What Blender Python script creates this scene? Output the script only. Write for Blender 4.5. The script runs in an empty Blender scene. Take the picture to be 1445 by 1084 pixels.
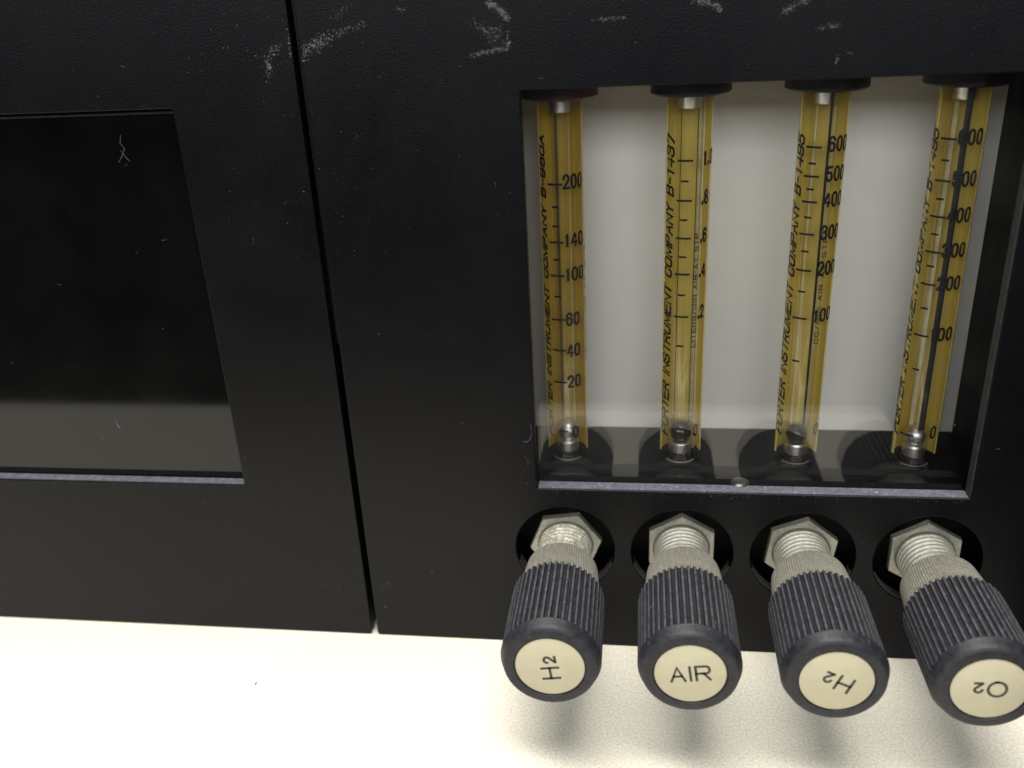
import bpy, bmesh, math, random
from mathutils import Matrix, Vector

SC = bpy.context.scene
COL = SC.collection
MM = 0.001                      # everything below is written in millimetres
random.seed(7)

# ------------------------------------------------------------------ camera
cam_data = bpy.data.cameras.new('camera')
cam = bpy.data.objects.new('camera', cam_data)
COL.objects.link(cam)
SC.camera = cam
cam_data.sensor_fit = 'HORIZONTAL'
cam_data.sensor_width = 36.0
cam_data.lens = 36.0 * 1289.51 / 1445.0
cam_data.clip_start = 0.005
cam_data.clip_end = 20.0
_M = (Matrix.Rotation(0.1488, 3, 'Z') @ Matrix.Rotation(-0.4168, 3, 'X') @ Matrix.Rotation(0.0525, 3, 'Y'))
_r, _f, _u = _M.col[0], _M.col[1], _M.col[2]
cam.matrix_world = Matrix(((_r.x, _u.x, -_f.x, 11.4484 * MM),
                           (_r.y, _u.y, -_f.y, -169.3948 * MM),
                           (_r.z, _u.z, -_f.z, 141.8647 * MM),
                           (0, 0, 0, 1)))
cam_data.dof.use_dof = True
cam_data.dof.focus_distance = 0.185
cam_data.dof.aperture_fstop = 14.0

# ------------------------------------------------------------------ light
world = bpy.data.worlds.new('World')
SC.world = world
world.use_nodes = True
bg = world.node_tree.nodes['Background']
bg.inputs['Color'].default_value = (0.93, 0.96, 1.0, 1)
bg.inputs['Strength'].default_value = 0.025


def area_lamp(name, loc, target, sx, sy, power, color):
    ld = bpy.data.lights.new(name, 'AREA')
    ld.shape = 'RECTANGLE'
    ld.size, ld.size_y = sx, sy
    ld.energy = power
    ld.color = color
    lo = bpy.data.objects.new(name, ld)
    COL.objects.link(lo)
    lo.location = loc
    lo.rotation_euler = (Vector(target) - Vector(loc)).to_track_quat('-Z', 'Y').to_euler()
    return lo


area_lamp('ceiling_lamp', (-0.10, -0.19, 1.30), (0, -0.03, 0.0), 1.20, 0.38, 31.0, (1.0, 0.965, 0.90))
area_lamp('room_lamp', (-0.10, -1.50, 0.68), (0.03, 0, 0.07), 2.6, 0.42, 22.0, (0.94, 0.97, 1.0))

vs = SC.view_settings
vs.view_transform = 'Standard'
vs.look = 'None'
vs.exposure = 0.0
vs.gamma = 1.0
vs.use_curve_mapping = False
SC.cycles.max_bounces = 16
SC.cycles.transparent_max_bounces = 24
SC.cycles.transmission_bounces = 12
SC.cycles.glossy_bounces = 8


# ------------------------------------------------------------------ materials
def new_mat(name):
    m = bpy.data.materials.new(name)
    m.use_nodes = True
    nt = m.node_tree
    return m, nt, nt.nodes['Principled BSDF']


def plain(name, col, rough=0.5, metal=0.0, spec=0.5, var=0.0, vscale=300.0, bump=0.0, bscale=1500.0,
          coat=0.0, detail=4.0, speck=None, speck_scale=2500.0, speck_thr=0.72):
    """Principled material with colour mottling, fine relief and optional pale specks (world-size object coordinates)."""
    m, nt, p = new_mat(name)
    p.inputs['Base Color'].default_value = (*col, 1)
    p.inputs['Roughness'].default_value = rough
    p.inputs['Metallic'].default_value = metal
    p.inputs['Specular IOR Level'].default_value = spec
    p.inputs['Coat Weight'].default_value = coat
    p.inputs['Coat Roughness'].default_value = 0.15
    tc = nt.nodes.new('ShaderNodeTexCoord')
    src = None
    if var > 0:
        n = nt.nodes.new('ShaderNodeTexNoise')
        n.inputs['Scale'].default_value = vscale
        n.inputs['Detail'].default_value = detail
        n.inputs['Roughness'].default_value = 0.65
        nt.links.new(tc.outputs['Object'], n.inputs['Vector'])
        mr = nt.nodes.new('ShaderNodeMapRange')
        mr.inputs['From Min'].default_value = 0.3
        mr.inputs['From Max'].default_value = 0.7
        nt.links.new(n.outputs['Fac'], mr.inputs['Value'])
        mx = nt.nodes.new('ShaderNodeMix')
        mx.data_type = 'RGBA'
        mx.inputs[6].default_value = (*[c * (1 - var) for c in col], 1)
        mx.inputs[7].default_value = (*[min(1, c * (1 + var)) for c in col], 1)
        nt.links.new(mr.outputs['Result'], mx.inputs[0])
        src = mx.outputs[2]
        rr = nt.nodes.new('ShaderNodeMapRange')
        rr.inputs['To Min'].default_value = max(0.02, rough - 0.08)
        rr.inputs['To Max'].default_value = min(1, rough + 0.08)
        nt.links.new(n.outputs['Fac'], rr.inputs['Value'])
        nt.links.new(rr.outputs['Result'], p.inputs['Roughness'])
    if speck:
        n2 = nt.nodes.new('ShaderNodeTexNoise')
        n2.inputs['Scale'].default_value = speck_scale
        n2.inputs['Detail'].default_value = 3.0
        nt.links.new(tc.outputs['Object'], n2.inputs['Vector'])
        m2 = nt.nodes.new('ShaderNodeMapRange')
        m2.inputs['From Min'].default_value = speck_thr
        m2.inputs['From Max'].default_value = speck_thr + 0.06
        nt.links.new(n2.outputs['Fac'], m2.inputs['Value'])
        mx2 = nt.nodes.new('ShaderNodeMix')
        mx2.data_type = 'RGBA'
        if src:
            nt.links.new(src, mx2.inputs[6])
        else:
            mx2.inputs[6].default_value = (*col, 1)
        mx2.inputs[7].default_value = (*speck, 1)
        nt.links.new(m2.outputs['Result'], mx2.inputs[0])
        src = mx2.outputs[2]
    if src:
        nt.links.new(src, p.inputs['Base Color'])
    if bump > 0:
        nb = nt.nodes.new('ShaderNodeTexNoise')
        nb.inputs['Scale'].default_value = bscale
        nb.inputs['Detail'].default_value = 3.0
        nt.links.new(tc.outputs['Object'], nb.inputs['Vector'])
        b = nt.nodes.new('ShaderNodeBump')
        b.inputs['Strength'].default_value = bump
        b.inputs['Distance'].default_value = 0.0002
        nt.links.new(nb.outputs['Fac'], b.inputs['Height'])
        nt.links.new(b.outputs['Normal'], p.inputs['Normal'])
    return m


def clear_sheet(name, ior=1.5, rough=0.0, tint=(1, 1, 1), smudge_haze=0.0, film=(0.5, 0.5, 0.48)):
    """Thin clear glass: straight-through transparency plus a Fresnel reflection on either face."""
    m = bpy.data.materials.new(name)
    m.use_nodes = True
    nt = m.node_tree
    nt.nodes.clear()
    out = nt.nodes.new('ShaderNodeOutputMaterial')
    mix = nt.nodes.new('ShaderNodeMixShader')
    tr = nt.nodes.new('ShaderNodeBsdfTransparent')
    tr.inputs['Color'].default_value = (*tint, 1)
    gl = nt.nodes.new('ShaderNodeBsdfGlossy')
    gl.inputs['Roughness'].default_value = rough
    fr = nt.nodes.new('ShaderNodeFresnel')
    geo = nt.nodes.new('ShaderNodeNewGeometry')
    mr = nt.nodes.new('ShaderNodeMapRange')
    mr.inputs['To Min'].default_value = ior
    mr.inputs['To Max'].default_value = 1.0 / ior
    nt.links.new(geo.outputs['Backfacing'], mr.inputs['Value'])
    nt.links.new(mr.outputs['Result'], fr.inputs['IOR'])
    nt.links.new(fr.outputs['Fac'], mix.inputs['Fac'])
    nt.links.new(tr.outputs[0], mix.inputs[1])
    nt.links.new(gl.outputs[0], mix.inputs[2])
    last = mix.outputs[0]
    if smudge_haze > 0:
        tc = nt.nodes.new('ShaderNodeTexCoord')
        n = nt.nodes.new('ShaderNodeTexNoise')
        n.inputs['Scale'].default_value = 28.0
        n.inputs['Detail'].default_value = 6.0
        n.inputs['Distortion'].default_value = 1.2
        nt.links.new(tc.outputs['Object'], n.inputs['Vector'])
        m3 = nt.nodes.new('ShaderNodeMapRange')
        m3.inputs['From Min'].default_value = 0.42
        m3.inputs['From Max'].default_value = 0.75
        m3.inputs['To Max'].default_value = smudge_haze
        nt.links.new(n.outputs['Fac'], m3.inputs['Value'])
        df = nt.nodes.new('ShaderNodeBsdfDiffuse')
        df.inputs['Color'].default_value = (*film, 1)
        mx = nt.nodes.new('ShaderNodeMixShader')
        nt.links.new(m3.outputs['Result'], mx.inputs['Fac'])
        nt.links.new(last, mx.inputs[1])
        nt.links.new(df.outputs[0], mx.inputs[2])
        last = mx.outputs[0]
    nt.links.new(last, out.inputs['Surface'])
    return m


MAT = {}
MAT['paint'] = plain('black_textured_paint', (0.0018, 0.0019, 0.0028), rough=0.42, spec=0.21, var=0.35, vscale=1500,
                     bump=0.30, bscale=3200, speck=(0.02, 0.02, 0.022), speck_scale=2600, speck_thr=0.70)
def uneven_sheen(m, lo, hi, scale):
    nt = m.node_tree
    p = nt.nodes['Principled BSDF']
    tc = nt.nodes.new('ShaderNodeTexCoord')
    n = nt.nodes.new('ShaderNodeTexNoise')
    n.inputs['Scale'].default_value = scale
    n.inputs['Detail'].default_value = 7
    n.inputs['Roughness'].default_value = 0.7
    n.inputs['Distortion'].default_value = 0.8
    r = nt.nodes.new('ShaderNodeMapRange')
    r.inputs['From Min'].default_value = 0.3
    r.inputs['From Max'].default_value = 0.7
    r.inputs['To Min'].default_value = lo
    r.inputs['To Max'].default_value = hi
    nt.links.new(tc.outputs['Object'], n.inputs['Vector'])
    nt.links.new(n.outputs['Fac'], r.inputs['Value'])
    nt.links.new(r.outputs['Result'], p.inputs['Roughness'])


uneven_sheen(MAT['paint'], 0.31, 0.43, 30.0)
MAT['black'] = plain('inner_black', (0.0045, 0.0045, 0.0043), rough=0.6, spec=0.12, var=0.3, vscale=400, bump=0.15)
MAT['matte'] = plain('matte_rubber', (0.006, 0.006, 0.006), rough=0.9, spec=0.08)
MAT['cap'] = plain('black_cap_plastic', (0.009, 0.009, 0.009), rough=0.45, var=0.3, vscale=500)
MAT['cap_reflection'] = plain('red_reflection_cap_plastic', (0.055, 0.030, 0.028), rough=0.4, var=0.3, vscale=500)  # reddish reflection on the first cap put into its colour
MAT['sill'] = plain('dusty_sill_metal', (0.105, 0.110, 0.135), rough=0.7, spec=0.3, var=0.35, vscale=900, bump=0.4,
                    bscale=2500, speck=(0.45, 0.45, 0.47), speck_scale=1700, speck_thr=0.66)
MAT['pale_edge'] = plain('pale_cut_edge', (0.03, 0.029, 0.029), rough=0.6, spec=0.3, var=0.5, vscale=900, bump=0.3)
MAT['plate'] = plain('white_plate', (0.86, 0.84, 0.795), rough=0.55, spec=0.3, var=0.045, vscale=35, bump=0.05)
MAT['glass'] = clear_sheet('window_glass', smudge_haze=0.012)
MAT['display_glass'] = plain('black_display_glass', (0.0035, 0.0036, 0.0034), rough=0.03, spec=0.41, var=0.5, vscale=40)
MAT['screen'] = plain('unlit_screen', (0.003, 0.003, 0.003), rough=0.4, spec=0.1)
MAT['tube_glass'] = clear_sheet('tube_glass', ior=1.47, rough=0.03)
MAT['print'] = plain('black_print', (0.012, 0.011, 0.010), rough=0.5, spec=0.2)
MAT['line'] = plain('dark_refraction_line', (0.012, 0.011, 0.008), rough=0.5, var=0.4, vscale=900)  # dark band refracted by the glass, put into a strip's colour
MAT['brown_refraction'] = plain('brown_refraction_line', (0.10, 0.072, 0.022), rough=0.4, var=0.4, vscale=900)  # softer refracted band, painted the same way
MAT['pale_highlight'] = plain('bore_highlight_pale', (0.86, 0.77, 0.46), rough=0.3, var=0.15, vscale=400)  # glass highlight painted as a pale strip
MAT['grey_highlight'] = plain('bore_highlight_grey', (0.60, 0.54, 0.34), rough=0.3, var=0.2, vscale=400)  # dimmer glass highlight, also painted
MAT['steel'] = plain('bright_steel', (0.80, 0.79, 0.77), rough=0.38, metal=1.0, var=0.1, vscale=900)
MAT['dark_ball'] = plain('black_glass_ball', (0.012, 0.011, 0.010), rough=0.08)
MAT['ring'] = plain('ring_highlight_grey', (0.30, 0.28, 0.23), rough=0.4, metal=0.4)
MAT['nickel'] = plain('dull_nickel', (0.42, 0.41, 0.35), rough=0.40, metal=0.65, spec=0.5, var=0.22, vscale=1300,
                      bump=0.35, bscale=3500)
MAT['worn_nickel'] = plain('pitted_nickel', (0.40, 0.39, 0.32), rough=0.5, metal=0.4, var=0.5, vscale=1100,
                           bump=1.0, bscale=1500, speck=(0.62, 0.61, 0.57), speck_scale=1100, speck_thr=0.58)
MAT['crest'] = plain('rubbed_lit_rib_plastic', (0.070, 0.069, 0.079), rough=0.65, spec=0.4, var=0.55, vscale=800, bump=0.3,
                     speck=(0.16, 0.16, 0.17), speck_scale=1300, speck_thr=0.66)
MAT['knob'] = plain('blue_black_plastic', (0.0185, 0.0183, 0.0235), rough=0.5, spec=0.36, var=0.45, vscale=700, bump=0.3,
                    bscale=2200, speck=(0.09, 0.09, 0.10), speck_scale=1300, speck_thr=0.675)
MAT['label'] = plain('cream_label', (0.52, 0.475, 0.33), rough=0.55, spec=0.3, var=0.06, vscale=350, detail=8,
                     speck=(0.24, 0.20, 0.12), speck_scale=420, speck_thr=0.69)
MAT['label_ink'] = plain('label_ink', (0.035, 0.03, 0.025), rough=0.5, var=0.4, vscale=1500)
MAT['dust'] = plain('pale_dust', (0.15, 0.15, 0.155), rough=0.9, spec=0.1, var=0.85, vscale=900)
MAT['bench'] = plain('bench_laminate', (0.77, 0.73, 0.62), rough=0.5, spec=0.35, var=0.24, vscale=1900, bump=0.35,
                     bscale=2200, detail=8)


def yellow_mat(name, dark, light):
    """Mustard enamel on the back of the tubes, streaked along the tube."""
    m, nt, p = new_mat(name)
    p.inputs['Roughness'].default_value = 0.35
    tc = nt.nodes.new('ShaderNodeTexCoord')
    mp = nt.nodes.new('ShaderNodeMapping')
    mp.inputs['Scale'].default_value = (2600, 600, 22)
    n = nt.nodes.new('ShaderNodeTexNoise')
    n.inputs['Scale'].default_value = 1.0
    n.inputs['Detail'].default_value = 4
    mx = nt.nodes.new('ShaderNodeMix')
    mx.data_type = 'RGBA'
    mx.inputs[6].default_value = (*dark, 1)
    mx.inputs[7].default_value = (*light, 1)
    nt.links.new(tc.outputs['Object'], mp.inputs['Vector'])
    nt.links.new(mp.outputs['Vector'], n.inputs['Vector'])
    nt.links.new(n.outputs['Fac'], mx.inputs[0])
    nt.links.new(mx.outputs[2], p.inputs['Base Color'])
    tl = nt.nodes.new('ShaderNodeBsdfTranslucent')
    nt.links.new(mx.outputs[2], tl.inputs['Color'])
    ms = nt.nodes.new('ShaderNodeMixShader')
    ms.inputs['Fac'].default_value = 0.24
    out = nt.nodes['Material Output']
    nt.links.new(p.outputs[0], ms.inputs[1])
    nt.links.new(tl.outputs[0], ms.inputs[2])
    nt.links.new(ms.outputs[0], out.inputs['Surface'])
    return m


MAT['yellow'] = yellow_mat('mustard_enamel', (0.63, 0.475, 0.065), (0.88, 0.71, 0.19))
MAT['amber'] = yellow_mat('amber_enamel', (0.56, 0.375, 0.035), (0.80, 0.575, 0.11))


MAT['screw'] = plain('dark_screw_steel', (0.10, 0.10, 0.10), rough=0.3, metal=0.9, var=0.3, vscale=900)

MAT['bore'] = clear_sheet('bore_glass', ior=1.5, rough=0.02, smudge_haze=0.035, film=(0.80, 0.66, 0.24))  # pale film paints in the lighter look of the refracting bore


# ------------------------------------------------------------------ mesh helpers (millimetres in, metres out)
def mesh_obj(name, verts, faces, mat, parent=None, smooth=False, origin=(0, 0, 0)):
    me = bpy.data.meshes.new(name)
    ox, oy, oz = origin
    me.from_pydata([((x - ox) * MM, (y - oy) * MM, (z - oz) * MM) for x, y, z in verts], [], faces)
    me.materials.append(mat)
    me.update()
    bm = bmesh.new()
    bm.from_mesh(me)
    bmesh.ops.recalc_face_normals(bm, faces=bm.faces)
    bm.to_mesh(me)
    bm.free()
    if smooth:
        me.polygons.foreach_set('use_smooth', [True] * len(me.polygons))
        try:
            me.set_sharp_from_angle(angle=math.radians(40))
        except Exception:
            pass
    o = bpy.data.objects.new(name, me)
    COL.objects.link(o)
    if parent is not None:
        o.parent = parent
    return o


def thing(name, label, cat, loc, group=None):
    o = bpy.data.objects.new(name, None)
    o.empty_display_size = 0.01
    COL.objects.link(o)
    o.location = [c * MM for c in loc]
    o['label'] = label
    o['category'] = cat
    if group:
        o['group'] = group
    return o


class MB:
    def __init__(self):
        self.v, self.f = [], []

    def add(self, verts, faces):
        b = len(self.v)
        self.v += verts
        self.f += [[i + b for i in f] for f in faces]
        return self

    def box(self, x0, x1, y0, y1, z0, z1):
        v = [(x, y, z) for z in (z0, z1) for y in (y0, y1) for x in (x0, x1)]
        return self.add(v, [[0, 1, 3, 2], [4, 6, 7, 5], [0, 4, 5, 1], [2, 3, 7, 6], [0, 2, 6, 4], [1, 5, 7, 3]])

    def bbox(self, x0, x1, y0, y1, z0, z1, b, seg=2):
        """Box with rounded edges."""
        bm = bmesh.new()
        bmesh.ops.create_cube(bm, size=1.0)
        for v in bm.verts:
            v.co = Vector((x0 if v.co.x < 0 else x1, y0 if v.co.y < 0 else y1, z0 if v.co.z < 0 else z1))
        bmesh.ops.bevel(bm, geom=list(bm.edges), offset=b, segments=seg, profile=0.5, affect='EDGES')
        bm.verts.index_update()
        self.add([tuple(v.co) for v in bm.verts], [[v.index for v in f.verts] for f in bm.faces])
        bm.free()
        return self

    def lathe(self, prof, axis, c, n=64, closed_ends=True, a0=0.0, a1=None):
        """Revolve (r, t) profile about 'y' or 'z' through c; t is the absolute coordinate along the axis."""
        full = a1 is None
        m = n if full else n + 1
        vs_, fs = [], []
        for r, t in prof:
            for i in range(m):
                a = a0 + ((2 * math.pi) if full else (a1 - a0)) * i / n
                if axis == 'y':
                    vs_.append((c[0] + r * math.cos(a), t, c[2] + r * math.sin(a)))
                else:
                    vs_.append((c[0] + r * math.sin(a), c[1] - r * math.cos(a), t))
        for k in range(len(prof) - 1):
            for i in range(n):
                j = (i + 1) % m
                fs.append([k * m + i, k * m + j, (k + 1) * m + j, (k + 1) * m + i])
        if closed_ends and full:
            fs.append(list(range(m))[::-1])
            fs.append([(len(prof) - 1) * m + i for i in range(m)])
        return self.add(vs_, fs)

    def ribbed(self, prof, c, n_rib, depth, sub=4):
        """Ribbed surface about the y axis; prof is a list of (r, y, rib_amount)."""
        m = n_rib * sub
        vs_, fs = [], []
        for r, t, amt in prof:
            for i in range(m):
                a = 2 * math.pi * i / m
                w = (0.0, 0.75, 1.0, 0.75)[i % 4] if sub == 4 else (0.0, 0.12, 0.85, 1.0, 0.85, 0.12)[i % 6]
                rr = r - depth * amt * (1 - w)
                vs_.append((c[0] + rr * math.cos(a), t, c[2] + rr * math.sin(a)))
        for k in range(len(prof) - 1):
            for i in range(m):
                j = (i + 1) % m
                fs.append([k * m + i, k * m + j, (k + 1) * m + j, (k + 1) * m + i])
        fs.append(list(range(m))[::-1])
        fs.append([(len(prof) - 1) * m + i for i in range(m)])
        return self.add(vs_, fs)

    def sphere(self, c, r, n=28, k=16):
        vs_, fs = [(c[0], c[1], c[2] - r)], []
        for q in range(1, k):
            ph = -math.pi / 2 + math.pi * q / k
            for i in range(n):
                a = 2 * math.pi * i / n
                vs_.append((c[0] + r * math.cos(ph) * math.cos(a), c[1] + r * math.cos(ph) * math.sin(a), c[2] + r * math.sin(ph)))
        vs_.append((c[0], c[1], c[2] + r))
        top = len(vs_) - 1
        for i in range(n):
            j = (i + 1) % n
            fs.append([0, 1 + j, 1 + i])
            for q in range(k - 2):
                fs.append([1 + q * n + i, 1 + q * n + j, 1 + (q + 1) * n + j, 1 + (q + 1) * n + i])
            fs.append([1 + (k - 2) * n + i, 1 + (k - 2) * n + j, top])
        return self.add(vs_, fs)

    def build(self, name, mat, parent=None, smooth=False, origin=(0, 0, 0)):
        return mesh_obj(name, self.v, self.f, mat, parent, smooth, origin)


def sheet_with_holes(loops, y0, y1, bevel):
    """A plate in the x-z plane from outline loops (first is the outer one), faces at y0 (front) and y1, rounded edges."""
    cu = bpy.data.curves.new('tmp', 'CURVE')
    cu.dimensions = '2D'
    cu.fill_mode = 'BOTH'
    cu.extrude = (y1 - y0) / 2 - bevel
    cu.bevel_depth = bevel
    cu.bevel_resolution = 2
    cu.offset = -bevel
    for lp in loops:
        sp = cu.splines.new('POLY')
        sp.points.add(len(lp) - 1)
        for p, (x, z) in zip(sp.points, lp):
            p.co = (x, z, 0, 1)
        sp.use_cyclic_u = True
    ob = bpy.data.objects.new('tmp', cu)
    COL.objects.link(ob)
    dg = bpy.context.evaluated_depsgraph_get()
    me = bpy.data.meshes.new_from_object(ob.evaluated_get(dg))
    ym = (y0 + y1) / 2
    v = [(p.co.x, ym - p.co.z, p.co.y) for p in me.vertices]
    f = [list(p.vertices) for p in me.polygons]
    bpy.data.objects.remove(ob)
    bpy.data.curves.remove(cu)
    bpy.data.meshes.remove(me)
    return v, f


def _arc(cx, cy, rx, ry, a0, a1, n=7):
    return [(cx + rx * math.cos(math.radians(a0 + (a1 - a0) * i / n)), cy + ry * math.sin(math.radians(a0 + (a1 - a0) * i / n))) for i in range(n + 1)]


def _loop(x0, y0, x1, y1, rx, ry):
    p = (_arc(x1 - rx, y0 + ry, rx, ry, -90, 0) + _arc(x1 - rx, y1 - ry, rx, ry, 0, 90) +
         _arc(x0 + rx, y1 - ry, rx, ry, 90, 180) + _arc(x0 + rx, y0 + ry, rx, ry, 180, 270))
    return p + [p[0], p[1]]


def glyph(ch, k):
    """Centre-line strokes of a character in a unit box; k is the corner roundness (0.5 is fully round)."""
    r, q = k, min(k, 0.25)
    g = {
        '0': [_loop(0, 0, 1, 1, r, r * 0.75)], 'O': [_loop(0, 0, 1, 1, r, r)],
        '1': [[(0.22, 0.78), (0.58, 1.0), (0.58, 0)]],
        '2': [[(0, 0.74)] + _arc(r, 1 - 0.28, r, 0.28, 175, 90) + _arc(1 - r, 1 - 0.28, r, 0.28, 90, -35) + [(0.02, 0.02), (0.03, 0), (1, 0)]],
        '3': [[(0, 0.76)] + _arc(r, 0.76, r, 0.24, 170, 90) + _arc(1 - r, 0.77, r, 0.23, 90, -80) + [(0.4, 0.53)],
              [(0.4, 0.53)] + _arc(1 - r, 0.27, r, 0.26, 85, -90) + _arc(r, 0.25, r, 0.25, 270, 180)],
        '4': [[(0.74, 0), (0.74, 1), (0.02, 0.27), (1, 0.27)]],
        '5': [[(0.95, 1), (0.08, 1), (0.03, 0.54)] + _arc(r, 0.4, r * 0.9, 0.2, 130, 90) + _arc(1 - r, 0.31, r, 0.30, 90, -90) + _arc(r, 0.25, r, 0.25, 270, 180)],
        '6': [_arc(1 - r, 0.76, r, 0.24, 10, 90) + _arc(r, 0.72, r, 0.28, 90, 180) + _arc(r, 0.26, r, 0.26, 180, 270) + _arc(1 - r, 0.26, r, 0.26, 270, 360) +
              _arc(1 - r, 0.34, r, 0.24, 0, 90) + _arc(r, 0.34, r, 0.24, 90, 175)],
        '7': [[(0, 1), (1, 1), (0.35, 0)]],
        '8': [_loop(0.05, 0.53, 0.95, 1, r * 0.9, 0.23), _loop(0, 0, 1, 0.53, r, 0.26)],
        '9': [_arc(r, 0.24, r, 0.24, 190, 270) + _arc(1 - r, 0.28, r, 0.28, 270, 360) + _arc(1 - r, 0.74, r, 0.26, 0, 90) + _arc(r, 0.74, r, 0.26, 90, 180) +
              _arc(r, 0.66, r, 0.24, 180, 270) + _arc(1 - r, 0.66, r, 0.24, 270, 355)],
        'A': [[(0, 0), (0.5, 1), (1, 0)], [(0.2, 0.36), (0.8, 0.36)]],
        'B': [[(0, 0), (0, 1)] + _arc(1 - q, 0.77, q * 0.9, 0.23, 90, -90) + [(0, 0.54)], [(0.05, 0.54)] + _arc(1 - q, 0.27, q, 0.27, 90, -90) + [(0, 0)]],
        'C': [_arc(1 - r, 1 - r, r, r, 5, 90) + _arc(r, 1 - r, r, r, 90, 180) + _arc(r, r, r, r, 180, 270) + _arc(1 - r, r, r, r, 270, 355)],
        'D': [[(0, 0), (0, 1)] + _arc(1 - r, 1 - r, r, r, 90, 0) + _arc(1 - r, r, r, r, 0, -90) + [(0, 0)]],
        'E': [[(1, 1), (0, 1), (0, 0), (1, 0)], [(0, 0.52), (0.9, 0.52)]],
        'H': [[(0, 0), (0, 1)], [(1, 0), (1, 1)], [(0, 0.52), (1, 0.52)]],
        'I': [[(0.5, 0), (0.5, 1)]],
        'L': [[(0, 1), (0, 0), (1, 0)]],
        'M': [[(0, 0), (0, 1), (0.5, 0.12), (1, 1), (1, 0)]],
        'N': [[(0, 0), (0, 1), (1, 0), (1, 1)]],
        'P': [[(0, 0), (0, 1)] + _arc(1 - q, 0.73, q, 0.27, 90, -90) + [(0, 0.46)]],
        'R': [[(0, 0), (0, 1)] + _arc(1 - q, 0.74, q, 0.26, 90, -90) + [(0, 0.48)], [(0.55, 0.48), (0.98, 0)]],
        'S': [_arc(1 - r, 0.76, r, 0.24, 10, 90) + _arc(r, 0.765, r, 0.235, 90, 270) + _arc(1 - r, 0.265, r, 0.265, 90, -90) + _arc(r, 0.24, r, 0.24, 270, 190)],
        'T': [[(0, 1), (1, 1)], [(0.5, 1), (0.5, 0)]],
        'U': [[(0, 1)] + _arc(r, r, r, r, 180, 270) + _arc(1 - r, r, r, r, 270, 360) + [(1, 1)]],
        'Y': [[(0, 1), (0.5, 0.48), (1, 1)], [(0.5, 0.48), (0.5, 0)]],
        '-': [[(0.1, 0.46), (0.9, 0.46)]], '/': [[(0, -0.05), (1, 1.05)]], '.': [[(0.5, 0.0), (0.5, 0.13)]], ' ': [],
    }
    return g[ch]


WIDTHS = {'I': 0.16, '.': 0.2, '-': 0.7, '1': 0.7, 'M': 1.2, '/': 0.7, ' ': 0.55}


def strokes(body, width, height, pen, slant=0.0, gap=0.35, k=0.3, equal=False):
    """Mesh (points, faces) of a string fitted to width x height; pen is the line width, all in mm."""
    adv = [1.0 if equal and c != '.' else WIDTHS.get(c, 1.0) for c in body]
    total = sum(adv) + gap * (len(body) - 1)
    u = (width - pen - slant * height) / total
    hh = height - pen
    pts, faces, x = [], [], pen / 2
    for c, a in zip(body, adv):
        for line in glyph(c, k):
            L = [(x + p * a * u + slant * qy * hh, pen / 2 + qy * hh) for p, qy in line]
            D = [L[0]]
            for p in L[1:]:
                if math.dist(p, D[-1]) > 1e-4:
                    D.append(p)
            n = len(D)
            if n < 2:
                continue
            b0 = len(pts)
            for i in range(n):
                d0 = (D[i][0] - D[i - 1][0], D[i][1] - D[i - 1][1]) if i else None
                d1 = (D[i + 1][0] - D[i][0], D[i + 1][1] - D[i][1]) if i < n - 1 else None
                d0, d1 = d0 or d1, d1 or d0
                l0, l1 = math.hypot(*d0), math.hypot(*d1)
                n0, n1 = (-d0[1] / l0, d0[0] / l0), (-d1[1] / l1, d1[0] / l1)
                mx, mz = n0[0] + n1[0], n0[1] + n1[1]
                ml = math.hypot(mx, mz)
                if ml < 0.5:
                    mx, mz, ml = n1[0], n1[1], 1.0
                mx, mz = mx / ml, mz / ml
                sc_ = min(1.7, 1 / max(0.2, mx * n1[0] + mz * n1[1])) * pen / 2
                ex = ez = 0.0
                if i == 0:
                    ex, ez = -d1[0] / l1 * pen * 0.45, -d1[1] / l1 * pen * 0.45
                elif i == n - 1:
                    ex, ez = d0[0] / l0 * pen * 0.45, d0[1] / l0 * pen * 0.45
                pts += [(D[i][0] + mx * sc_ + ex, D[i][1] + mz * sc_ + ez), (D[i][0] - mx * sc_ + ex, D[i][1] - mz * sc_ + ez)]
            for i in range(n - 1):
                faces.append([b0 + 2 * i, b0 + 2 * i + 1, b0 + 2 * i + 3, b0 + 2 * i + 2])
        x += (a + gap) * u
    return pts, faces


# ------------------------------------------------------------------ dimensions read off the photograph (mm)
XL, XR, ZB, ZT = -9.75, 78.53, 41.35, 123.6        # flowmeter window opening
XS0, XS1 = -51.0, -49.55                           # slot between the two panels
DXR, DZB, DZT = -76.1, 40.5, 122.5                 # display window opening
DXL = -214.0
PANEL_TOP = 168.0
FX1 = 114.0
DX0 = -240.0
HOLE_X = [-4.03 + 25.4 * i for i in range(4)]
HOLE_Z, HOLE_R = 26.0, 10.93
TUBE_X = [-4.35, 21.35, 46.95, 72.35]
TUBE_Y, SHELF_Z, BACK_Y, BACK_X1 = 19.5, 38.82, 35.6, 85.63
PT = 3.0                                           # panel thickness


def rect(x0, x1, z0, z1, r=0.0, n=5):
    if r <= 0:
        return [(x0, z0), (x1, z0), (x1, z1), (x0, z1)]
    pts = []
    for cx, cz, s in ((x1 - r, z0 + r, -90), (x1 - r, z1 - r, 0), (x0 + r, z1 - r, 90), (x0 + r, z0 + r, 180)):
        for i in range(n + 1):
            a = math.radians(s + 90 * i / n)
            pts.append((cx + r * math.cos(a), cz + r * math.sin(a)))
    return pts


# ------------------------------------------------------------------ bench top
b = MB().bbox(-620, 96, -120, 420, -32, 0, 1.2, 3)
bench = b.build('tabletop', MAT['bench'], None, smooth=True)
bench['kind'] = 'structure'
bench['label'] = 'pale cream bench top under the black instrument'

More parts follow.
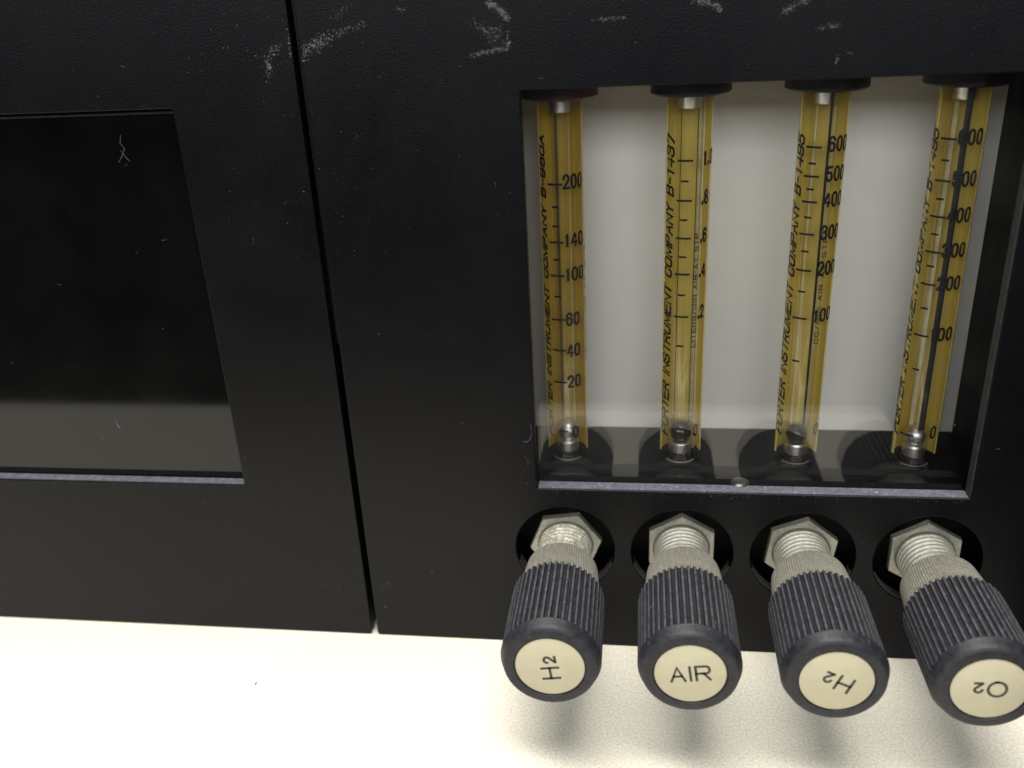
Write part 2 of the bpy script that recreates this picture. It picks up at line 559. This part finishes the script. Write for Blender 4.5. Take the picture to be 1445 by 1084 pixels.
# ------------------------------------------------------------------ flowmeter panel
fp = thing('flowmeter_panel', 'black painted instrument panel with a window onto four yellow flow tubes', 'instrument panel',
           (34, 0, 0))
FO = (34, 0, 0)
circ = lambda cx, cz, r, n=56: [(cx + r * math.cos(2 * math.pi * i / n), cz + r * math.sin(2 * math.pi * i / n)) for i in range(n)]
v, f = sheet_with_holes([rect(XS1, FX1, 0.0, PANEL_TOP, 0.8), rect(XL, XR, ZB, ZT, 0.5)[::-1]] +
                        [circ(x, HOLE_Z, HOLE_R)[::-1] for x in HOLE_X], 0, PT, 0.22)
face = mesh_obj('face_plate', v, f, MAT['paint'], fp, True, FO)
MB().box(XL + 0.3, XR - 0.35, 0.35, PT + 0.2, ZB - 0.1, ZB + 0.14).build('window_sill', MAT['sill'], fp, False, FO)
MB().box(XL - 6, XR + 6, PT + 0.05, PT + 2.9, ZB - 5, ZT + 6).build('window_pane', MAT['glass'], fp, False, FO)
MB().box(XS1 + 2.5, BACK_X1, BACK_Y, BACK_Y + 2, SHELF_Z - 6, 160).build('back_plate', MAT['plate'], fp, False, FO)
MB().bbox(XS1 + 2.5, BACK_X1 - 0.1, 11.5, BACK_Y - 0.05, 3, SHELF_Z, 0.35).build('manifold_block', MAT['black'], fp, True, FO)
MB().box(BACK_X1 + 0.1, BACK_X1 + 3, PT + 3.0, BACK_Y + 1.9, 3, 160).build('side_wall', MAT['black'], fp, False, FO)
MB().bbox(XS1 + 2.5, BACK_X1 - 0.1, 9.0, BACK_Y - 0.05, 131.5, 158, 0.35).build('top_block', MAT['black'], fp, True, FO)
for x in HOLE_X:
    MB().lathe([(HOLE_R - 0.24, 0.3), (HOLE_R - 0.27, 2.9), (HOLE_R + 0.1, 2.9), (HOLE_R + 0.1, 0.3), (HOLE_R - 0.24, 0.3)], 'y', (x, 0, HOLE_Z), 40, False, math.pi * 1.1, math.pi * 1.9).build('lit_rim_arc', MAT['pale_edge'], fp, True, FO)  # lower arc only: light caught by the hole wall put into its colour
MB().box(XR - 0.27, XR + 0.1, 0.3, PT - 0.1, ZB + 0.3, ZT - 0.4).build('window_jamb', MAT['pale_edge'], fp, False, FO)  # strip slightly paler than the panel paint
h = MB()
h.box(XS1 + 0.3, XS1 + 2.3, PT + 0.1, 150, 0.8, PANEL_TOP - 0.6)
h.box(FX1 - 2.3, FX1 - 0.3, PT + 0.1, 150, 0.8, PANEL_TOP - 0.6)
h.box(XS1 + 2.31, FX1 - 2.31, PT + 0.1, 150, 0.8, 2.8)
h.box(XS1 + 2.31, FX1 - 2.31, PT + 0.1, 150, PANEL_TOP - 2.6, PANEL_TOP - 0.6)
h.box(XS1 + 2.31, FX1 - 2.31, 148, 149.9, 2.81, PANEL_TOP - 2.61)
h.build('housing', MAT['black'], fp, False, FO)
MB().box(XS1 - 0.62, XS1 + 0.25, 0.9, 6, 74.5, PANEL_TOP - 4).build('side_flange', MAT['paint'], fp, False, FO)
# the half-sunk screw head shows just above the sill
sc = MB().lathe([(1.9, ZB - 0.4), (1.95, ZB + 0.25), (1.5, ZB + 0.55), (0.9, ZB + 0.62)], 'z', (33.4, 4.4, 0), 28)
sc.build('screw', MAT['screw'], fp, True, FO)

# ------------------------------------------------------------------ display panel
dp = thing('display_panel', 'black painted instrument panel with a large dark display window', 'instrument panel', (-145, 0, 0))
DO = (-145, 0, 0)
v, f = sheet_with_holes([rect(DX0, XS0, 0.0, PANEL_TOP, 0.8), rect(DXL, DXR, DZB, DZT, 0.4)[::-1]], 0, PT, 0.22)
mesh_obj('face_plate', v, f, MAT['paint'], dp, True, DO)
MB().box(DXL + 0.3, DXR - 0.3, 0.35, PT - 0.3, DZB - 0.1, DZB + 0.14).build('window_sill', MAT['sill'], dp, False, DO)
MB().box(DXL - 5, DXR + 5, PT + 0.05, PT + 2.6, DZB - 5, DZT + 5).build('display_glass', MAT['display_glass'], dp, False, DO)
MB().box(DXL - 5, DXR + 5, PT + 7, PT + 9, DZB - 5, DZT + 5).build('display_screen', MAT['screen'], dp, False, DO)
MB().box(DXL + 1, DXR - 0.4, 2.2, PT - 0.05, DZT - 1.1, DZT - 0.9).build('glass_edge_highlight', MAT['screw'], dp, False, DO)  # strip painting in the bright line along the glass top edge
h = MB()
h.box(XS0 - 2.3, XS0 - 0.3, PT + 0.1, 150, 0.8, PANEL_TOP - 0.6)
h.box(DX0 + 0.3, DX0 + 2.3, PT + 0.1, 150, 0.8, PANEL_TOP - 0.6)
h.box(DX0 + 2.31, XS0 - 2.31, PT + 0.1, 150, 0.8, 2.8)
h.box(DX0 + 2.31, XS0 - 2.31, PT + 0.1, 150, PANEL_TOP - 2.6, PANEL_TOP - 0.6)
h.box(DX0 + 2.31, XS0 - 2.31, 148, 149.9, 2.81, PANEL_TOP - 2.61)
h.build('housing', MAT['black'], dp, False, DO)


# ------------------------------------------------------------------ flow tubes
RT = 4.6


def flow_tube(i, label, spec):
    cx, cy = TUBE_X[i], TUBE_Y
    O = (cx, cy, SHELF_Z)
    t = thing('flow_tube', label, 'flow tube', O, 'flow tubes behind the window')
    Z0, Z1 = 41.6, 130.0
    pi = math.pi
    # mustard enamel: the rear half of the tube, an open C in plan, with corners cut at the foot
    m = MB()
    n = 36
    vs_, fs = [], []
    for r in (RT - 0.05, RT - 0.35):
        for zrow in range(2):
            for k in range(n + 1):
                a = pi / 2 - 0.12 + (pi + 0.24) * k / n
                edge = max(0.0, 1 - min(k, n - k) / 5.0)
                z = (Z0 - 0.6 + 0.5 * edge) if zrow == 0 else Z1
                vs_.append((cx + r * math.sin(a), cy - r * math.cos(a), z))
    w = n + 1
    for k in range(n):
        fs += [[k, k + 1, w + k + 1, w + k], [2 * w + k, 3 * w + k, 3 * w + k + 1, 2 * w + k + 1],
               [k, 2 * w + k, 2 * w + k + 1, k + 1], [w + k, w + k + 1, 3 * w + k + 1, 3 * w + k]]
    for k in (0, n):
        fs.append([k, w + k, 3 * w + k, 2 * w + k])
    m.add(vs_, fs)
    m.build('enamel_backing', MAT['amber' if i == 0 else 'yellow'], t, True, O)
    # clear front wall of the tube
    MB().lathe([(RT, Z0 - 0.8), (RT, Z1)], 'z', (cx, cy, 0), 40, False, -pi / 2 + 0.12, pi / 2 - 0.12).build('glass_wall', MAT['tube_glass'], t, True, O)
    # tapered bore: a real glass liner
    rb, rt_ = spec['bore']
    prof = [(rb - 0.55, SHELF_Z + 0.1), (rb, SHELF_Z + 0.1), (rt_, Z1), (rt_ - 0.55, Z1), (rb - 0.55, SHELF_Z + 0.1)]
    MB().lathe(prof, 'z', (cx, cy, 0), 48, False).build('bore_liner', MAT['bore'], t, True, O)
    # strips painting in the bright and dark streaks the thick glass refracts
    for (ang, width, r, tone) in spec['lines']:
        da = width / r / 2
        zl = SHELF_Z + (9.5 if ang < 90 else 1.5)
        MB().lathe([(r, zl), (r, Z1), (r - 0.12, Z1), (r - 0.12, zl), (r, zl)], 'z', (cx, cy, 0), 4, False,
                   math.radians(ang) - da, math.radians(ang) + da).build('painted_glass_streak', MAT[tone], t, True, O)
    # floats at the foot: plug, clip and ball
    rp = rb - 0.35
    MB().lathe([(rp * 0.9, SHELF_Z), (rp, SHELF_Z + 0.2), (rp, SHELF_Z + 2.2), (rp * 0.8, SHELF_Z + 2.5)], 'z', (cx, cy, 0), 28).build('float_stop', MAT['dark_ball'], t, True, O)
    MB().lathe([(rp * 0.90, SHELF_Z + 2.3), (rp, SHELF_Z + 2.5), (rp, SHELF_Z + 4.6), (rp * 0.85, SHELF_Z + 4.9)], 'z', (cx, cy, 0), 28).build('stop_sleeve', MAT['steel'], t, True, O)
    MB().sphere((cx, cy, SHELF_Z + 4.75 + rp * 0.95), rp).build('float_ball', MAT['steel'] if spec['steel'] else MAT['dark_ball'], t, True, O)
    # fitting at the top of the bore
    MB().lathe([(rp * 0.95, 117.2), (rp, 117.4), (rp, 124), (rp * 0.9, 124.1)], 'z', (cx, cy, 0), 24).build('top_stop', MAT['steel'], t, True, O)
    # black cap above, collar and painted ring highlight below
    MB().lathe([(RT + 0.1, 119.9), (7.4, 119.9), (7.8, 120.3), (7.8, 131.6), (RT + 0.1, 131.6)], 'z', (cx, cy, 0), 56).build('top_cap', MAT['cap_reflection'] if i == 0 else MAT['cap'], t, True, O)
    MB().lathe([(rb + 0.1, SHELF_Z - 0.1), (RT - 0.3, SHELF_Z - 0.1), (RT - 0.4, SHELF_Z + 0.6), (RT - 0.9, SHELF_Z + 0.9), (rb + 0.25, SHELF_Z + 0.8), (rb + 0.1, SHELF_Z - 0.1)], 'z',
               (cx, cy + 0.3, 0), 40, False).build('seat_collar', MAT['matte'], t, True, O)
    MB().lathe([(rb + 0.35, SHELF_Z + 0.82), (rb + 0.55, SHELF_Z + 0.96), (rb + 0.75, SHELF_Z + 0.85), (rb + 0.55, SHELF_Z + 0.7), (rb + 0.35, SHELF_Z + 0.82)], 'z',
               (cx, cy, 0), 40, False, -1.1, 1.1).build('seat_ring_highlight', MAT['ring'], t, True, O)  # front arc only, a painted highlight along the seat edge
    # print on the front of the glass
    R_ = RT + 0.03

    def put(pts, faces, name, parent=t):
        mesh_obj(name, [(cx + R_ * math.sin(s / RT), cy - R_ * math.cos(s / RT), z) for s, z in pts], faces, MAT['print'], parent, False, O)

    rad = math.radians
    # maker's lettering up the left side
    s0, hgt, za, zb = rad(spec['text_deg']) * RT, spec.get('text_h', 2.1), spec['text_z'][0], spec['text_z'][1]
    P, F = strokes(spec['maker'], zb - za, hgt, 0.49, 0.24, 0.36, 0.30)
    put([(s0 - (q - hgt / 2), za + p) for p, q in P], F, 'maker_lettering')
    # tick marks
    sT = rad(spec['tick_deg']) * RT
    pts, faces = [], []
    for z, long_ in spec['ticks']:
        hw, hh = (1.55 if long_ else 0.75), 0.21
        off = 0.0 if not spec.get('tick_left') else 0.0
        bidx = len(pts)
        for k in range(5):
            s = sT + off - hw + 2 * hw * k / 4
            pts += [(s, z - hh), (s, z + hh)]
        for k in range(4):
            faces.append([bidx + 2 * k, bidx + 2 * k + 2, bidx + 2 * k + 3, bidx + 2 * k + 1])
    put(pts, faces, 'tick_marks')
    # numerals
    for z, txt in spec['nums']:
        wd = spec['num_w'] * (len(txt) if '.' not in txt else len(txt) - 0.62)
        P, F = strokes(txt, wd, 3.1, 0.52, 0.0, 0.62, 0.46)
        sN = rad(spec['num_deg']) * RT + (spec['num_w'] * spec.get('zero', 1.0) if txt == '0' else 0.0)
        put([(sN + p, z + (q - 1.55)) for p, q in P], F, 'scale_numeral')
    # unit lettering, small, reading upwards
    if spec.get('unit'):
        P, F = strokes(spec['unit'], spec['unit_z'][1] - spec['unit_z'][0], 1.0, 0.17, 0.0, 0.5, 0.3)
        s0 = rad(spec['unit_deg']) * RT
        put([(s0 - (q - 0.5), spec['unit_z'][0] + p) for p, q in P], F, 'unit_lettering')
    return t


def tk(zs, longs):
    return [(z, i in longs) for i, z in enumerate(zs)]


flow_tube(0, 'yellow flow tube scaled to 200 hanging under the cap coloured with a reddish reflection', dict(
    bore=(2.75, 2.35), steel=True, maker='PORTER INSTRUMENT COMPANY B-980A', text_deg=-51, text_h=1.9, text_z=(46.0, 113.6), tick_deg=-13,
    ticks=tk([103.5, 98.9, 94.9, 91.5, 87.8, 84.3, 79.7, 74.5, 67.4, 59.8, 47.7], (0, 3, 5, 7, 8, 9, 10)),
    nums=[(104.0, '200'), (92.0, '140'), (84.6, '100'), (74.6, '60'), (67.4, '40'), (60.0, '20'), (47.4, '0')],
    num_deg=7, num_w=1.62, zero=0.5, unit='CC/MIN AIR AT STP', unit_deg=80, unit_z=(64, 90), lines=[(206, 0.6, 2.6, 'brown_refraction'), (143, 0.26, 2.6, 'pale_highlight')]))
flow_tube(1, 'yellow flow tube scaled to 1.0 in liters per minute, behind the AIR knob', dict(
    bore=(2.85, 2.45), steel=False, maker='PORTER INSTRUMENT COMPANY B-1437', text_deg=-54, text_h=2.5, text_z=(46.3, 112.9), tick_deg=-11,
    ticks=tk([107.6, 103.6, 99.7, 95.8, 92.0, 88.1, 84.4, 79.9, 75.1, 68.5], (0, 2, 4, 6, 8)),
    nums=[(108.0, '1.0'), (100.2, '.8'), (92.4, '.6'), (85.0, '.4'), (75.9, '.2'), (48.0, '0')],
    num_deg=33, num_w=1.45, zero=0.0, unit='LITERS/MIN AIR AT STP', unit_deg=24, unit_z=(68, 93), lines=[(214, 0.14, 2.7, 'line'), (137, 0.16, 2.75, 'line'), (144, 1.0, 4.1, 'grey_highlight'), (129, 0.35, 4.0, 'pale_highlight')]))
flow_tube(2, 'yellow flow tube scaled to 600 with a thin dark line along its bore', dict(
    bore=(2.7, 2.4), steel=False, maker='PORTER INSTRUMENT COMPANY B-1495', text_deg=-69, text_h=2.6, text_z=(46.6, 112.2), tick_deg=-29,
    ticks=tk([109.5, 106.4, 103.9, 101.4, 98.9, 95.8, 92.4, 88.9, 84.9, 80.4, 74.6, 65.0, 47.4], (0, 2, 4, 6, 8, 10)),
    nums=[(110.1, '600'), (104.4, '500'), (99.4, '400'), (92.8, '300'), (85.4, '200'), (75.3, '100'), (48.5, '0')],
    num_deg=4, num_w=1.62, zero=1.7, unit='CC/MIN AIR AT STP', unit_deg=19, unit_z=(69, 92), lines=[(15.5, 0.5, 2.95, 'line'), (203, 0.3, 2.6, 'pale_highlight'), (128, 0.5, 3.2, 'grey_highlight')]))
flow_tube(3, 'yellow flow tube scaled to 600 with a thick dark line, behind the O2 knob', dict(
    bore=(2.7, 2.45), steel=True, maker='PORTER INSTRUMENT COMPANY B-1495', text_deg=-83, text_h=2.6, text_z=(46.6, 112.4), tick_deg=-41,
    ticks=tk([110.3, 106.3, 102.4, 98.9, 95.4, 91.9, 88.3, 85.4, 81.6, 76.5, 70.6, 63.0, 47.6], (0, 2, 4, 6, 8, 10, 12)),
    nums=[(110.7, '600'), (102.9, '500'), (95.9, '400'), (88.9, '300'), (82.1, '200'), (71.2, '100'), (48.5, '0')],
    num_deg=-20, num_w=1.62, zero=1.9, lines=[(2, 1.25, 2.95, 'line'), (190, 0.9, 2.7, 'pale_highlight')]))


# ------------------------------------------------------------------ metering valves
def valve_proto():
    O = (0, 0, HOLE_Z)
    t = bpy.data.objects.new('metering_valve', None)
    t.empty_display_size = 0.01
    COL.objects.link(t)
    c = (0, 0, HOLE_Z)
    # threaded stem
    prof = [(3.9, 3.4), (5.3, 3.3), (5.75, 1.9)]
    y = 1.6
    while y > -8.2:
        prof += [(5.85, y), (5.82, y - 0.4), (5.42, y - 0.7), (5.45, y - 0.9)]
        y -= 1.3
    prof += [(5.6, y), (5.6, -9.0)]
    stem = MB().lathe(prof, 'y', c, 64).build('threaded_stem', MAT['nickel'], t, True, O)
    MB().lathe([(3.8, 12.0), (3.8, 3.0)], 'y', c, 32).build('valve_body', MAT['matte'], t, True, O)
    # fine-knurled collar
    n = 92
    MB().ribbed([(6.8, -8.0, 0.3), (7.6, -8.5, 1), (7.95, -12.5, 1), (8.0, -18.2, 1), (5, -18.3, 0)], c, n, 0.22).build('collar', MAT['nickel'], t, False, O)
    # knob
    k = MB().ribbed([(7.9, -17.3, 1), (9.15, -17.35, 1), (9.38, -17.9, 1), (9.44, -35.35, 1), (9.45, -35.5, 0.0), (9.32, -35.8, 0),
                     (9.0, -36.7, 0), (8.75, -37.35, 0), (8.4, -37.75, 0), (8.0, -37.85, 0), (6.75, -37.85, 0), (6.65, -37.6, 0)], c, 46, 0.65, 6)
    ko = k.build('knob', MAT['knob'], t, True, O)
    # rib crests rubbed paler, with caught light also put into their colour
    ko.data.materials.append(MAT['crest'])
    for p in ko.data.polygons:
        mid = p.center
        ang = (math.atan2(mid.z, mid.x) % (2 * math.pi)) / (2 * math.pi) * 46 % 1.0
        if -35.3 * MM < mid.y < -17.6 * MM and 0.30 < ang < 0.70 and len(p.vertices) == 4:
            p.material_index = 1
    MB().lathe([(6.30, -37.45), (6.40, -37.6), (6.40, -37.72), (6.30, -37.78)], 'y', c, 64).build('label_disc', MAT['label'], ko, True, O)
    return t


def hex_nut(parent, rot):
    c = (0, 0, HOLE_Z)
    R6 = 7.0 / math.cos(math.radians(30))
    vs_, fs = [], []
    rows = [(5.2, 3.75), (R6 * 0.985, 3.7), (R6, 3.55), (R6, 2.1), (R6 * 0.98, 1.95), (6.2, 1.949), (5.6, 2.3)]
    n = 6
    for q, (r, y) in enumerate(rows):
        for i in range(n * 6):
            a = 2 * math.pi * i / (n * 6)
            # hexagonal radius at this angle, round for the inner chamfer
            am = (a % (math.pi / 3)) - math.pi / 6
            hexr = r * math.cos(math.pi / 6) / math.cos(am) if 1 <= q < 5 else r
            aa = a + rot
            vs_.append((c[0] + hexr * math.cos(aa), y, c[2] + hexr * math.sin(aa)))
    m = n * 6
    for q in range(len(rows) - 1):
        for i in range(m):
            j = (i + 1) % m
            fs.append([q * m + i, q * m + j, (q + 1) * m + j, (q + 1) * m + i])
    return MB().add(vs_, fs).build('hex_nut', MAT['nickel'], parent, False, (0, 0, HOLE_Z))


proto = valve_proto()


def copy_tree(o, parent=None):
    c = o.copy()
    COL.objects.link(c)
    c.parent = parent
    for ch in list(o.children):
        copy_tree(ch, c)
    return c


def letters(parent, items, rot):
    """items: (text, x, z, width, height) in the label's own frame, turned by rot degrees."""
    pts, faces = [], []
    ca, sa = math.cos(math.radians(rot)), math.sin(math.radians(rot))
    for txt, x, z, w, h in items:
        P, F = strokes(txt, w, h, 0.50, 0.0, 0.34, 0.5)
        bidx = len(pts)
        for p, q in P:
            a, bb = x + p, z + q
            pts.append((a * ca - bb * sa, -37.81, HOLE_Z + a * sa + bb * ca))
        faces += [[i + bidx for i in f] for f in F]
    mesh_obj('label_lettering', pts, faces, MAT['label_ink'], parent, False, (0, 0, HOLE_Z))


H2 = [('H', -2.9, -1.75, 2.9, 3.6), ('2', 0.75, -1.45, 1.75, 2.55)]
O2 = [('O', -3.0, -1.75, 3.5, 3.6), ('2', 0.95, -1.45, 1.75, 2.5)]
AIR = [('AIR', -3.75, -1.75, 7.5, 3.55)]
valves = []
specs = [('black ribbed valve knob lettered H2 reading sideways, beside the AIR knob', H2, 98, math.radians(8), 2),
         ('black ribbed valve knob with a cream disc lettered AIR', AIR, 8, math.radians(30), 11),
         ('black ribbed valve knob lettered H2 upside down, between the AIR and O2 knobs', H2, 157, math.radians(22), 23),
         ('black ribbed valve knob with a cream disc lettered O2 upside down', O2, 182, math.radians(30), 37)]
for i, (lab, txt, rot, nrot, spin) in enumerate(specs):
    t = proto if i == 0 else copy_tree(proto)
    valves.append(t)
    t['label'] = lab
    t['category'] = 'valve knob'
    t['group'] = 'valve knobs along the panel foot'
for i, (lab, txt, rot, nrot, spin) in enumerate(specs):
    t = valves[i]
    t.location = (HOLE_X[i] * MM, 0, HOLE_Z * MM)
    hex_nut(t, nrot)
    ko = [c for c in t.children if c.name.startswith('knob')][0]
    ko.rotation_euler.y = math.radians(spin * 7.3)
    letters(ko, txt, rot + spin * 7.3)
    if i == 0:
        for c in t.children:
            if c.name.startswith('threaded_stem'):
                c.data = c.data.copy()
                c.data.materials[0] = MAT['worn_nickel']

# ------------------------------------------------------------------ dust, scuffs and lint lying on the paint and glass
SCUFFS = [  # polyline on the panel face (x, z), flakes, spread, size
    ([(-56.2, 127.1), (-55.6, 131.0), (-53.6, 132.7)], 70, 0.45, 0.20),
    ([(-51.25, 135.7), (-51.35, 130.3)], 26, 0.08, 0.22),
    ([(-49.1, 130.6), (-47.7, 132.4), (-44.1, 133.6)], 110, 0.55, 0.22),
    ([(-47.1, 132.9), (-41.6, 134.7), (-36.9, 135.8)], 70, 0.35, 0.19),
    ([(-14.8, 138.3), (-13.3, 137.5), (-11.4, 135.9)], 120, 0.28, 0.22),
    ([(-17.4, 135.0), (-14.8, 133.6), (-12.0, 133.8)], 60, 0.40, 0.18),
    ([(-11.5, 133.6), (-11.5, 130.8), (-14.3, 130.5), (-18.3, 129.6)], 110, 0.22, 0.19),
    ([(-14.5, 132.4), (-12.5, 132.2)], 60, 0.8, 0.13),
    ([(2.8, 134.7), (9.1, 134.9)], 45, 0.15, 0.17),
    ([(20.5, 136.9), (22.9, 136.6), (24.6, 135.6)], 70, 0.3, 0.22),
    ([(34.8, 134.1), (36.8, 135.5), (39.0, 136.3)], 70, 0.25, 0.18),
    ([(40.5, 131.8), (42.6, 132.0), (44.6, 132.3)], 30, 0.35, 0.18),
    ([(44.5, 126.1), (44.7, 127.4)], 10, 0.1, 0.18),
    ([(-30.9, 138.0), (-29.4, 137.8)], 16, 0.1, 0.16),
    ([(-62.9, 15.9), (-58.8, 14.1), (-55.8, 11.2)], 46, 1.4, 0.10),
    ([(-47.7, 14.0), (-43.4, 15.4)], 12, 0.4, 0.11),
    ([(-11.3, 49.9), (-12.1, 41.3)], 26, 0.5, 0.12),
    ([(-42.7, 136.5), (-39.8, 138.7)], 22, 0.5, 0.15),
    ([(-75.5, 48.6), (-74.6, 43.5)], 26, 0.7, 0.11),
]


def flake(m, x, z, y, s):
    """A tiny irregular crumb with a raised middle, stuck to the face."""
    n = random.choice((4, 5, 6))
    st = random.uniform(0.7, 2.6)
    a0 = random.uniform(0, math.pi)
    ring = []
    for i in range(n):
        a = 2 * math.pi * i / n
        r = s * random.uniform(0.45, 1.0) * 0.5
        u, w = r * st * math.cos(a), r * math.sin(a)
        ring.append((x + u * math.cos(a0) - w * math.sin(a0), y + 0.01, z + u * math.sin(a0) + w * math.cos(a0)))
    m.add(ring + [(x, y - 0.25 * s, z)], [[i, (i + 1) % n, n] for i in range(n)])


def fibre(m, pts, r, y):
    """Lint: a thin three-sided tube through points."""
    vs_, fs = [], []
    for i, (x, z) in enumerate(pts):
        q = pts[min(i + 1, len(pts) - 1)]
        p = pts[max(i - 1, 0)]
        dx, dz = q[0] - p[0], q[1] - p[1]
        L = math.hypot(dx, dz) or 1
        nx, nz = -dz / L, dx / L
        vs_ += [(x + nx * r, y, z + nz * r), (x - nx * r, y, z - nz * r), (x, y - 1.6 * r, z)]
        if i:
            b0, b1 = 3 * (i - 1), 3 * i
            for k in range(3):
                fs.append([b0 + k, b0 + (k + 1) % 3, b1 + (k + 1) % 3, b1 + k])
    m.add(vs_, fs)


def in_open(x, z):
    if XL - .3 < x < XR + .3 and ZB - .3 < z < ZT + .3:
        return True
    if x < DXR + .3 and DZB - .3 < z < DZT + .3:
        return True
    if XS0 - 0.25 < x < XS1 + 0.25:
        return True
    return any(math.hypot(x - hx, z - HOLE_Z) < HOLE_R + .4 for hx in HOLE_X)


dust_f, dust_d = MB(), MB()


def drop(x, z, s, y=-0.004):
    if in_open(x, z):
        return
    flake(dust_d if x < XS0 else dust_f, x, z, y, s)


for pl, n, sp, sz in SCUFFS:
    segs = [(pl[i], pl[i + 1], math.dist(pl[i], pl[i + 1])) for i in range(len(pl) - 1)]
    tot = sum(s[2] for s in segs)
    for _ in range(n):
        q = random.uniform(0, tot)
        for a, c, L in segs:
            if q <= L:
                break
            q -= L
        x = a[0] + (c[0] - a[0]) * min(1, q / L) + random.gauss(0, sp)
        z = a[1] + (c[1] - a[1]) * min(1, q / L) + random.gauss(0, sp)
        drop(x, z, sz * random.uniform(0.6, 1.5))
        for _k in range(4):                # the powder rubbed out round each mark
            drop(x + random.gauss(0, 0.2 + sp), z + random.gauss(0, 0.2 + 0.8 * sp), random.uniform(0.03, 0.075))
for _ in range(2600):
    x, z = random.uniform(-155, 108), random.uniform(1, 146)
    drop(x, z, 0.055 + 0.12 * random.random() ** 5)
for _ in range(260):                       # heavier dust round the slot, as in the photo
    x, z = random.gauss(-52, 11), random.uniform(90, 140)
    drop(x, z, 0.06 + 0.16 * random.random() ** 3)
for _ in range(160):                       # along the sills
    x = random.uniform(XL, XR)
    drop(x, ZB - abs(random.gauss(0.3, 0.6)) - 0.25, random.uniform(0.06, 0.2))
    x = random.uniform(-150, DXR)
    drop(x, DZB - abs(random.gauss(0.3, 0.9)) - 0.25, random.uniform(0.05, 0.14))
for _ in range(34):                        # short lint on the paint
    x, z = random.uniform(-120, 90), random.uniform(4, 142)
    if in_open(x, z) or in_open(x + 1.5, z + 1.5) or in_open(x - 1.5, z - 1.5):
        continue
    a, L, k = random.uniform(0, 6.28), random.uniform(0.5, 1.5), random.uniform(-1.5, 1.5)
    pts = [(x + L * (i / 4 - .5) * math.cos(a + k * (i / 4 - .5)), z + L * (i / 4 - .5) * math.sin(a + k * (i / 4 - .5))) for i in range(5)]
    fibre(dust_d if x < XS0 else dust_f, pts, 0.022, -0.02)
fibre(dust_f, [(-10.5, 56.9), (-10.35, 55.5), (-10.4, 54.3), (-10.8, 53.2), (-11.6, 52.6), (-12.2, 52.9)], 0.035, -0.03)
# lint and specks on the two panes
GY = PT + 0.045
fibre(dust_d, [(-89.4, 117.6), (-89.9, 116.0), (-89.2, 114.9), (-90.0, 113.6), (-91.0, 112.3)], 0.07, GY)
fibre(dust_d, [(-90.2, 114.6), (-89.3, 113.2), (-88.6, 112.4)], 0.05, GY)
fibre(dust_d, [(-105.5, 55.6), (-105.6, 54.4), (-105.2, 53.4), (-104.7, 52.6)], 0.06, GY)
for _ in range(130):
    flake(dust_d, random.uniform(-150, DXR - 1), random.uniform(DZB + 1, DZT - 2), GY, 0.04 + 0.15 * random.random() ** 5)
for _ in range(34):
    flake(dust_f, random.uniform(XL + 1, XR - 1), random.uniform(ZB + 1, ZT - 1), GY, 0.06 + 0.2 * random.random() ** 3)
for k in range(10):
    x, z = random.uniform(-145, -80), random.uniform(50, 116)
    a = random.uniform(0, 6.28)
    fibre(dust_d, [(x + 0.35 * i * math.cos(a + .25 * i), z + 0.35 * i * math.sin(a + .25 * i)) for i in range(4)], 0.02, GY)
o = dust_f.build('dust', MAT['dust'], fp, False, FO)
o['kind'] = 'stuff'
o = dust_d.build('dust', MAT['dust'], dp, False, DO)
o['kind'] = 'stuff'

# crumbs of grit on the bench, each lying by itself
m = MB()
for cx_, cy_, s in ((-72.9, -18.5, 0.9), (46.5, -29.5, 0.3), (-101.0, -30.0, 0.12), (-28.0, -12.0, 0.12)):
    vs_ = [(cx_ - .3 * s, cy_ - .2 * s, -0.02), (cx_ + .3 * s, cy_ - .35 * s, -0.02), (cx_ + .1 * s, cy_ + .8 * s, -0.02), (cx_, cy_, 0.3 * s)]
    m.add(vs_, [[0, 1, 3], [1, 2, 3], [2, 0, 3], [0, 2, 1]])
g = m.build('grit', MAT['print'], bench)
g['kind'] = 'stuff'
